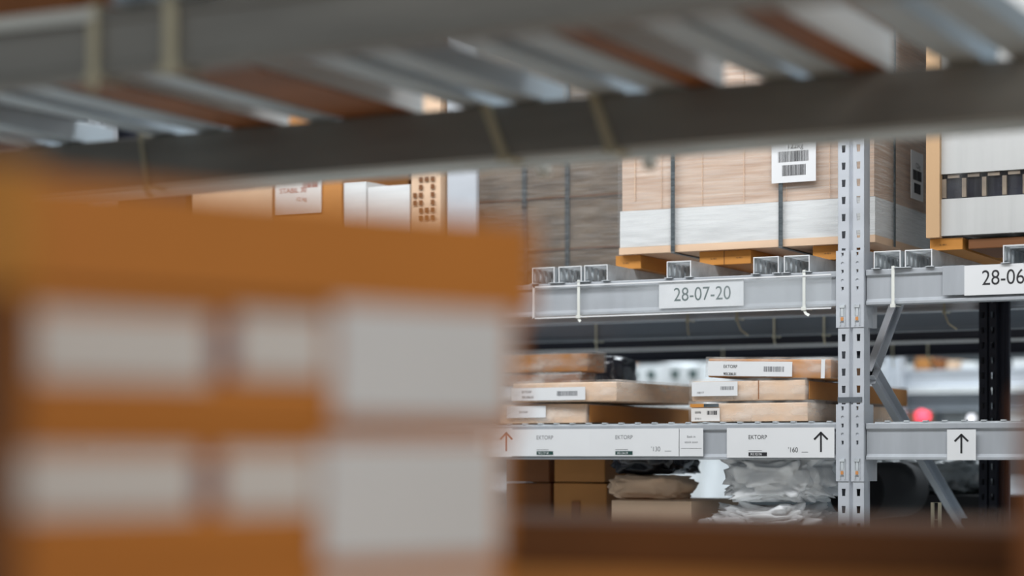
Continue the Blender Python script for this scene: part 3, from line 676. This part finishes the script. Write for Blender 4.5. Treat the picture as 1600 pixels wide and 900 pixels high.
# black foam roll pointing at the aisle
bm = bmesh.new(); bmesh.ops.create_cone(bm, cap_ends=True, segments=40, radius1=0.095, radius2=0.095, depth=0.5, matrix=Matrix.Rotation(R(90), 4, 'X'))
Yo = YF + 0.60
o = obj('foam_roll', bm, 'rubber', None, (wx(1334, Yo), Yo + 0.27, ZB + 0.18), 0, 0.01, True); tag(o, 'thick black foam roll, its round end behind the post', 'roll')
o = blob('grey_bag', (wx(1450, YF + 1.5), YF + 1.55, ZB + 0.16), 0.24, 0.16, 0.08, 'bag_grey', 9, 0.35, 2.0, 5); tag(o, 'grey plastic bag on the dark carton right of the post', 'bag')
c = carton('black_carton', 'black carton under the grey plastic bag right of the post', 'carton', (wx(1330, YF + 1.35), YF + 1.35, ZB + 0.005), 0.62, 0.40, 0.15, 'rubber')
# slotted offcut standing on the lowest shelf
x = wx(1455, YF + 0.2); z0 = ZB + 0.005
bm = bmesh.new(); hole_cells(bm, 0, 0.03, 0, 3, (wz(1455, 785, YF + 0.2) - z0) / 3, 0.014, 0.05, kinds='t'); tag(obj('slotted_bracket', bm, 'tie', None, (x, YF + 0.2, z0), solid=0.01), 'short beige slotted bracket standing near the lower brace', 'bracket')

# ------------------------------------------------------------------ far racks beyond (blurred)
def far_rack(Y, label):
    for v, hh, m, lab in ((578, 0.10, 'steel', 'wide pale beam of the distant rack under the small blurred cartons'), (606, 0.03, 'white_board', 'thin white rail of the distant rack below the wide pale beam'),
                          (618, 0.09, 'steel_shade', 'slate beam of the distant rack above the red lamp'), (668, 0.10, 'steel_mid', 'grey beam of the distant rack at the height of the thin carton shelf'), (745, 0.10, 'steel_mid', 'lowest beam of the distant rack under the lower shelf')):
        z = wz(1450, v, Y); beam('far_beam', lab, -9, 3, z - hh, z, Y, m)
    for k in range(5):
        x = wx(640 + 250 * k, Y)
        tag(obj('far_post', upright_bm(0.10, 0.1, 50), 'steel' if k % 2 else 'steel_mid', None, (x, Y - 0.11, 0), solid=0.003), ('leftmost post', 'second post from the left', 'middle post', 'fourth post from the left', 'rightmost post')[k] + ' of the distant blurred rack', 'rack post', 'posts of the %s rack' % label)
YQ = 11.2
far_rack(YQ, 'distant')
r = random.Random(21)
z = wz(1450, 578, YQ)
fl = [('bag_white', 1105, 1160, 560), ('kraft_pale', 1165, 1195, 566), ('white_board', 1235, 1290, 562), ('white_board', 1372, 1424, 570),
      ('kraft', 1428, 1452, 560), ('kraft_dark', 1455, 1474, 562), ('kraft_pale', 1477, 1496, 564), ('white_board', 1500, 1524, 566), ('white_board', 1580, 1640, 562), ('kraft', 880, 930, 560)]
for i, (m, u0, u1, vt) in enumerate(fl):
    x0, x1 = wx(u0, YQ), wx(u1, YQ); lab = {'bag_white': 'white plastic covered', 'white_board': 'white', 'kraft_pale': 'pale tan', 'kraft': 'tan', 'kraft_dark': 'brown'}[m]
    carton('distant_carton', 'small blurred %s carton %s' % (lab, ('left of the topmost thin carton', 'over the left end of the topmost thin carton', 'over the topmost thin carton', 'just right of the brace', 'midway between brace and dark post', 'third from the dark post', 'second from the dark post', 'touching the dark post', 'right of the dark post', 'over the glossy brown carton')[i]), 'carton', (x0, YQ + 0.02, z + 0.002), x1 - x0, 0.6, wz(u0, vt, YQ) - z, m, 0, 'distant cartons')
ys = YQ - 0.7; x0, x1 = wx(975, ys), wx(1100, ys)
root = empty('wrapped_stack', (x0, ys, 0)); tag(root, 'blurred white wrapped stack with dark holes between the two thin carton stacks', 'pallet load')
obj('carton_block', carton_bm(x1 - x0, 0.4, wz(1040, 571, ys), 301, 0.01, nz=14, wob=0.02), 'bag_white', root)
hh = wz(1040, 571, ys)
for i in range(4):
    xx = (0.10, 0.32, 0.62, 0.84)[i] * (x1 - x0)
    obj('hand_hole', box_bm(xx, xx + 0.035, -0.03, 0.01, hh - 0.07, hh - 0.03), 'ink_green', root); obj('hand_hole', box_bm(xx + 0.02, xx + 0.06, -0.03, 0.01, hh - 0.34, hh - 0.30), 'ink_green', root)
z = wz(1450, 668, YQ)
for i, (m, u0, u1, vt) in enumerate((('bag_white', 985, 1075, 625), ('kraft_pale', 1380, 1410, 640), ('bag_grey', 1472, 1506, 640), ('white_board', 1570, 1640, 640))):
    x0, x1 = wx(u0, YQ), wx(u1, YQ)
    carton('distant_carton', 'blurred carton one level lower on the distant rack, %s' % ('beside the left thin stack', 'behind the brace', 'left of the dark post', 'right of the dark post')[i], 'carton', (x0, YQ + 0.02, z + 0.002), x1 - x0, 0.6, wz(u0, vt, YQ) - z, m, 0, 'distant cartons')
# red lamp and white lamp
def lamp(u, v, Y, m, r_, lab):
    p = at(u, v, Y); zb_ = wz(1450, 668, YQ) + 0.0005; bm = bmesh.new(); bmesh.ops.create_uvsphere(bm, u_segments=20, v_segments=12, radius=r_)
    root = obj('signal_lamp', bm, m, None, p, 0, 0, True); tag(root, lab, 'lamp')
    bm = bmesh.new(); bmesh.ops.create_cone(bm, cap_ends=True, segments=16, radius1=r_ * 0.8, radius2=r_ * 0.8, depth=p.z - zb_ - r_ * 0.8, matrix=Matrix.Translation((0, 0.0, -(p.z - zb_ + r_ * 0.8) / 2))); obj('lamp_base', bm, 'steel_dark', root)
    return root
lamp(1442, 650, YQ + 0.026, 'red_glow', 0.042, 'glowing red lamp blurred behind the plain right beam')
lamp(1518, 654, YQ + 0.026, 'white_glow', 0.022, 'small white lamp blurred left of the dark post')

# ------------------------------------------------------------------ the near rack: shelf overhead
Y1, Y2 = 2.39, 3.40; ZN0, ZN1 = H + 0.562, H + 0.660
NL, NR = -3.6, 2.2
bm = bmesh.new(); prism(bm, beam_prof(0, ZN1 - ZN0, 0.05), 0, NR - NL)
b1 = tag(obj('overhead_beam', bm, 'steel_near', None, (NL, Y1, ZN0), 0, 0.002), 'blurred grey beam crossing the top left corner overhead', 'shelf beam')
bm = bmesh.new(); prism(bm, [(-y, zq) for y, zq in beam_prof(0, ZN1 - ZN0, 0.05)], 0, NR - NL)
b2 = tag(obj('overhead_beam', bm, 'steel_near', None, (NL, Y2 + 0.05, ZN0), 0, 0.002), 'dark blurred overhead beam across the frame with a bright lower edge', 'shelf beam')
ls = tag(obj('lit_edge_strip', box_bm(0, NR - NL, 0, 0.002, -0.017, 0.06), 'milky', None, (NL, Y2 + 0.052, ZN0)), 'added milky plastic strip standing in for the lit lower edge of the overhead beam', 'stand-in strip')  # added translucent strip, gives the beam its bright lower edge
for x, s in ((NL, 'left'), (NR, 'right')):
    e = empty('near_rack_frame', (x, Y1, 0)); tag(e, 'frame of the near rack out of view on the %s' % s, 'rack frame')
    obj('front_post', upright_bm(UW, UD, 60), 'steel', e, (0, -0.08, 0), solid=0.0024); obj('rear_post', upright_bm(UW, UD, 60), 'steel', e, (0, Y2 - Y1 + 0.05, 0), solid=0.0024)
    b_ = bmesh.new(); bar(b_, (UW/2, 0, 0.6), (UW/2, 1.0, 1.5), 0.04, 0.02, Vector((1,0,0))); obj('brace', b_, 'steel', e)
near = obj('overhead_channel', channel_bm(0.066, 0.04, Y2 - Y1 + 0.12), ['zinc_pale', 'zinc_pale'])
bmx = bmesh.new(); bx(bmx, 0.002, 0.064, 0, Y2 - Y1 + 0.12, 0.0005, 0.002)
obj('web', bmx, 'zinc_pale', near)
nspots = (-3.00, -2.90, -2.66, -2.54, -2.27, -1.92, -1.81, -1.64, -1.53, -1.31, -1.22, -0.98, -0.87, -0.60, -0.48)
NW = ('leftmost of all', 'second from the left', 'third from the left', 'fourth from the left', 'fifth from the left', 'sixth from the left', 'seventh from the left', 'middle one of all', 'seventh from the right', 'sixth from the right', 'fifth from the right', 'fourth from the right', 'third from the right', 'second from the right', 'rightmost of all')
for i, x in enumerate(nspots):
    o = near if i == 0 else dup(near)
    o.location = (x, Y1 - 0.02, ZN1 + 0.002)
    tag(o, 'blurred galvanised channel overhead, ' + NW[i], 'deck channel', 'overhead channels of the near rack')
ZD = ZN1 + 0.044
# cardboard feet on the overhead shelf: brown with a white lower band, lit from the aisle end
def near_foot(x0, x1, lab, hh=0.168, white=0.068, m='kraft_dark'):
    y0, y1 = Y1 + 0.01, Y2 + 0.045; w = x1 - x0
    o = carton('overhead_carton', lab, 'carton', (x0, y0, ZN1 + 0.001), w, y1 - y0, hh, m, 0, 'cartons on the overhead shelf', bulge=0.0, wob=0.0)
    bm = bmesh.new(); bx(bm, -0.002, w + 0.002, 0.35, y1 - y0 + 0.002, 0.004, white); obj('white_band', bm, 'white_board', o)
    return o
near_foot(-2.455, -2.345, 'blurred overhead carton with a white side at the left')
near_foot(-2.19, -2.03, 'blurred overhead carton with a white side, second from the left')
near_foot(-1.455, -1.40, 'blurred overhead carton with a white side in the middle of the top edge')
near_foot(-1.145, -1.085, 'blurred overhead carton with orange side above the post')
xq = wx(330, Y2)
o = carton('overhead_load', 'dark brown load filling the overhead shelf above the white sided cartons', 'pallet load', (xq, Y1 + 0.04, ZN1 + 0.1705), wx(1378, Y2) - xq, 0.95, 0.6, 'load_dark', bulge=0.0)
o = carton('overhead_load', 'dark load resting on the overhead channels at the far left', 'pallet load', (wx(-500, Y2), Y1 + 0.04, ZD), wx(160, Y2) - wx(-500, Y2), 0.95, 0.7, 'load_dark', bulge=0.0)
x0 = wx(-30, Y1); strap_root = strap_path('cream_strap', [(0, Y1 - 0.008, at(-30, 44, Y1).z), (wx(150, Y1) - x0, Y1 - 0.008, at(150, 24, Y1).z)], 0.020, 0.004, 'tie_white', side=Vector((0, 0, 1)))
strap_root.location = (x0, 0, 0); tag(strap_root, 'cream strap lying along the overhead beam in the top left corner', 'strap')
# ties on the near beams
cable_tie(wx(790, Y2), Y2, ZN0, ZN1, 0.055, 'thick beige cable tie with white end left of centre on the overhead beam', 'tie', 0.020, None, -0.045, 0.014, k_back=True)
cable_tie(wx(957, Y2), Y2, ZN0, ZN1, 0.055, 'thick beige cable tie with white end at centre on the overhead beam', 'tie', 0.020, None, -0.04, 0.014, k_back=True)
cable_tie(wx(232, Y2), Y2, ZN0 - 0.0, ZN1, 0.055, 'beige cable tie hanging over the near carton stack', 'tie', 0.009, (0.01, 0, -0.02), -0.02)
cable_tie(wx(268, Y1), Y1, ZN0, ZN1, 0.055, 'olive cable tie around the overhead beam in the top left corner', 'tie', 0.022, None, 0.0)
cable_tie(wx(148, Y1), Y1, ZN0, ZN1, 0.055, 'pinkish cable tie around the overhead beam, leftmost', 'tie', 0.018, (0.0, 0, -0.02), 0.0)

# ------------------------------------------------------------------ the near carton stack
FA = R(50)                                         # angle of its long face to the view axis
ex = Vector((math.cos(YAW + R(90) - FA), math.sin(YAW + R(90) - FA), 0)); ROT = YAW + R(90) - FA
ZR0 = 1.80
def face_pt(u, zr=ZR0, ur=830):
    """point on the stack's face plane under image column u; returns distance from the right corner, and view depth"""
    a = (ur - 800) / F * zr; k = (u - 800) / F; sn, cs = math.sin(FA), math.cos(FA)
    t = (a - k * zr) / (sn - k * cs); return t, zr - t * cs
def cam_pt(u, Z): return Vector((-SA * Z + CA * (u - 800) / F * Z, CA * Z + SA * (u - 800) / F * Z, 0))
cornR = cam_pt(830, ZR0)
def stack_box(lab, ur, ul, vt_l, vb_l, m='kraft_near', D=0.42):
    t0, Z0 = face_pt(ul); t1, _ = face_pt(ur)
    p = cornR - ex * t0
    zt = H + (HOR - vt_l) / F * Z0; zb_ = H + (HOR - vb_l) / F * Z0
    o = carton('flat_pack_carton', lab, 'carton', (p.x, p.y, zb_), t0 - t1, D, zt - zb_ - 0.002, m, ROT, 'cartons of the near stack', bulge=0.001, wob=0.0006, tape=None)
    return o, (lambda u: t0 - face_pt(u)[0]), (lambda u, v: H + (HOR - v) / F * face_pt(u)[1] - zb_)
A, fx, fz = stack_box('near blurred orange brown carton, topmost of the stack, no label on its face', 838, 46, 268, 452)
obj('tape', box_bm(0.02, 0.58, -0.004, -0.003, 0.0, 0.002), 'kraft_dark', A)
def stack_labels(o, fx, fz, rows):
    for u0, u1, vt, vb, m, nm in rows:
        obj(nm, box_bm(fx(u0), fx(u1), -0.006, -0.0045, fz((u0 + u1) / 2, vb), fz((u0 + u1) / 2, vt)), m, o)
B, fx, fz = stack_box('near blurred carton with white labels, second from the top of the stack', 814, 40, 453.5, 668)
stack_labels(B, fx, fz, ((48, 322, 490, 596, 'paper_warm', 'label'), (332, 352, 500, 590, 'ink_purple', 'purple_mark'), (362, 502, 492, 590, 'paper_warm', 'label'), (516, 790, 482, 652, 'paper', 'address_label')))
Cc, fx, fz = stack_box('near blurred carton with white labels, third from the top of the stack', 795, 12, 669.5, 888)
stack_labels(Cc, fx, fz, ((22, 300, 706, 804, 'paper_warm', 'label'), (308, 326, 712, 792, 'ink_purple', 'purple_mark'), (340, 486, 706, 800, 'paper_warm', 'label'), (494, 772, 690, 872, 'paper', 'address_label')))
Dd, fx, fz = stack_box('near blurred carton lowest of the stack, at the bottom edge of the photo', 790, 4, 889.5, 1100)
stack_labels(Dd, fx, fz, ((490, 765, 905, 1060, 'paper_warm', 'address_label'),))
zfl = Dd.location.z
# supporting shelf of the near rack (below the frame)
tb = empty('near_shelf', (0, 0, 0)); tag(tb, 'wooden shelf carrying the near cartons just below the photo', 'shelf')
obj('shelf_board', box_bm(-2.3, 0.9, 0.6, Y2 + 0.1, zfl - 0.03, zfl - 0.0005), 'wood', tb)
for x in (-2.25, 0.8):
    for y in (0.65, Y2): obj('leg', box_bm(x, x + 0.05, y, y + 0.05, 0, zfl - 0.0305), 'steel', tb)
# orange carton at the far left edge
Ye = 1.00
x1 = wx(14, Ye)
o = carton('orange_carton', 'bright orange carton cut by the left edge beside the near stack', 'carton', (x1 - 0.25, Ye, wz(30, 452, Ye)), 0.25, 0.03, wz(30, 245, Ye) - wz(30, 452, Ye), 'kraft_orange', bulge=0.002)
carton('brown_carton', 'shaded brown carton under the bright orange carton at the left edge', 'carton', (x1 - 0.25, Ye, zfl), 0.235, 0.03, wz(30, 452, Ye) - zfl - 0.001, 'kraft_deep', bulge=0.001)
# low dark cartons in front, bottom right
Yb = 2.17
xl, xr = wx(745, Yb), wx(1610, Yb)
zt = wz(1200, 819, Yb); zm = wz(1200, 893, Yb)
carton('long_carton', 'long dark brown carton lying across the bottom right, upper one', 'carton', (xl - 0.26, Yb, zm + 0.001), xr - xl + 0.32, 0.35, zt - zm - 0.001, 'kraft_deep', bulge=0.001)
carton('long_carton', 'long brown carton at the bottom right edge, under the dark one', 'carton', (xl - 0.28, Yb - 0.012, zfl), xr - xl + 0.33, 0.38, zm - zfl, 'kraft', bulge=0.001)
Yv = 1.75
carton('side_carton', 'dark brown carton cut by the right edge of the photo', 'carton', (wx(1592, Yv), Yv, zfl), 0.35, 0.25, wz(1592, 610, Yv) - zfl, 'kraft_dark', bulge=0.002)
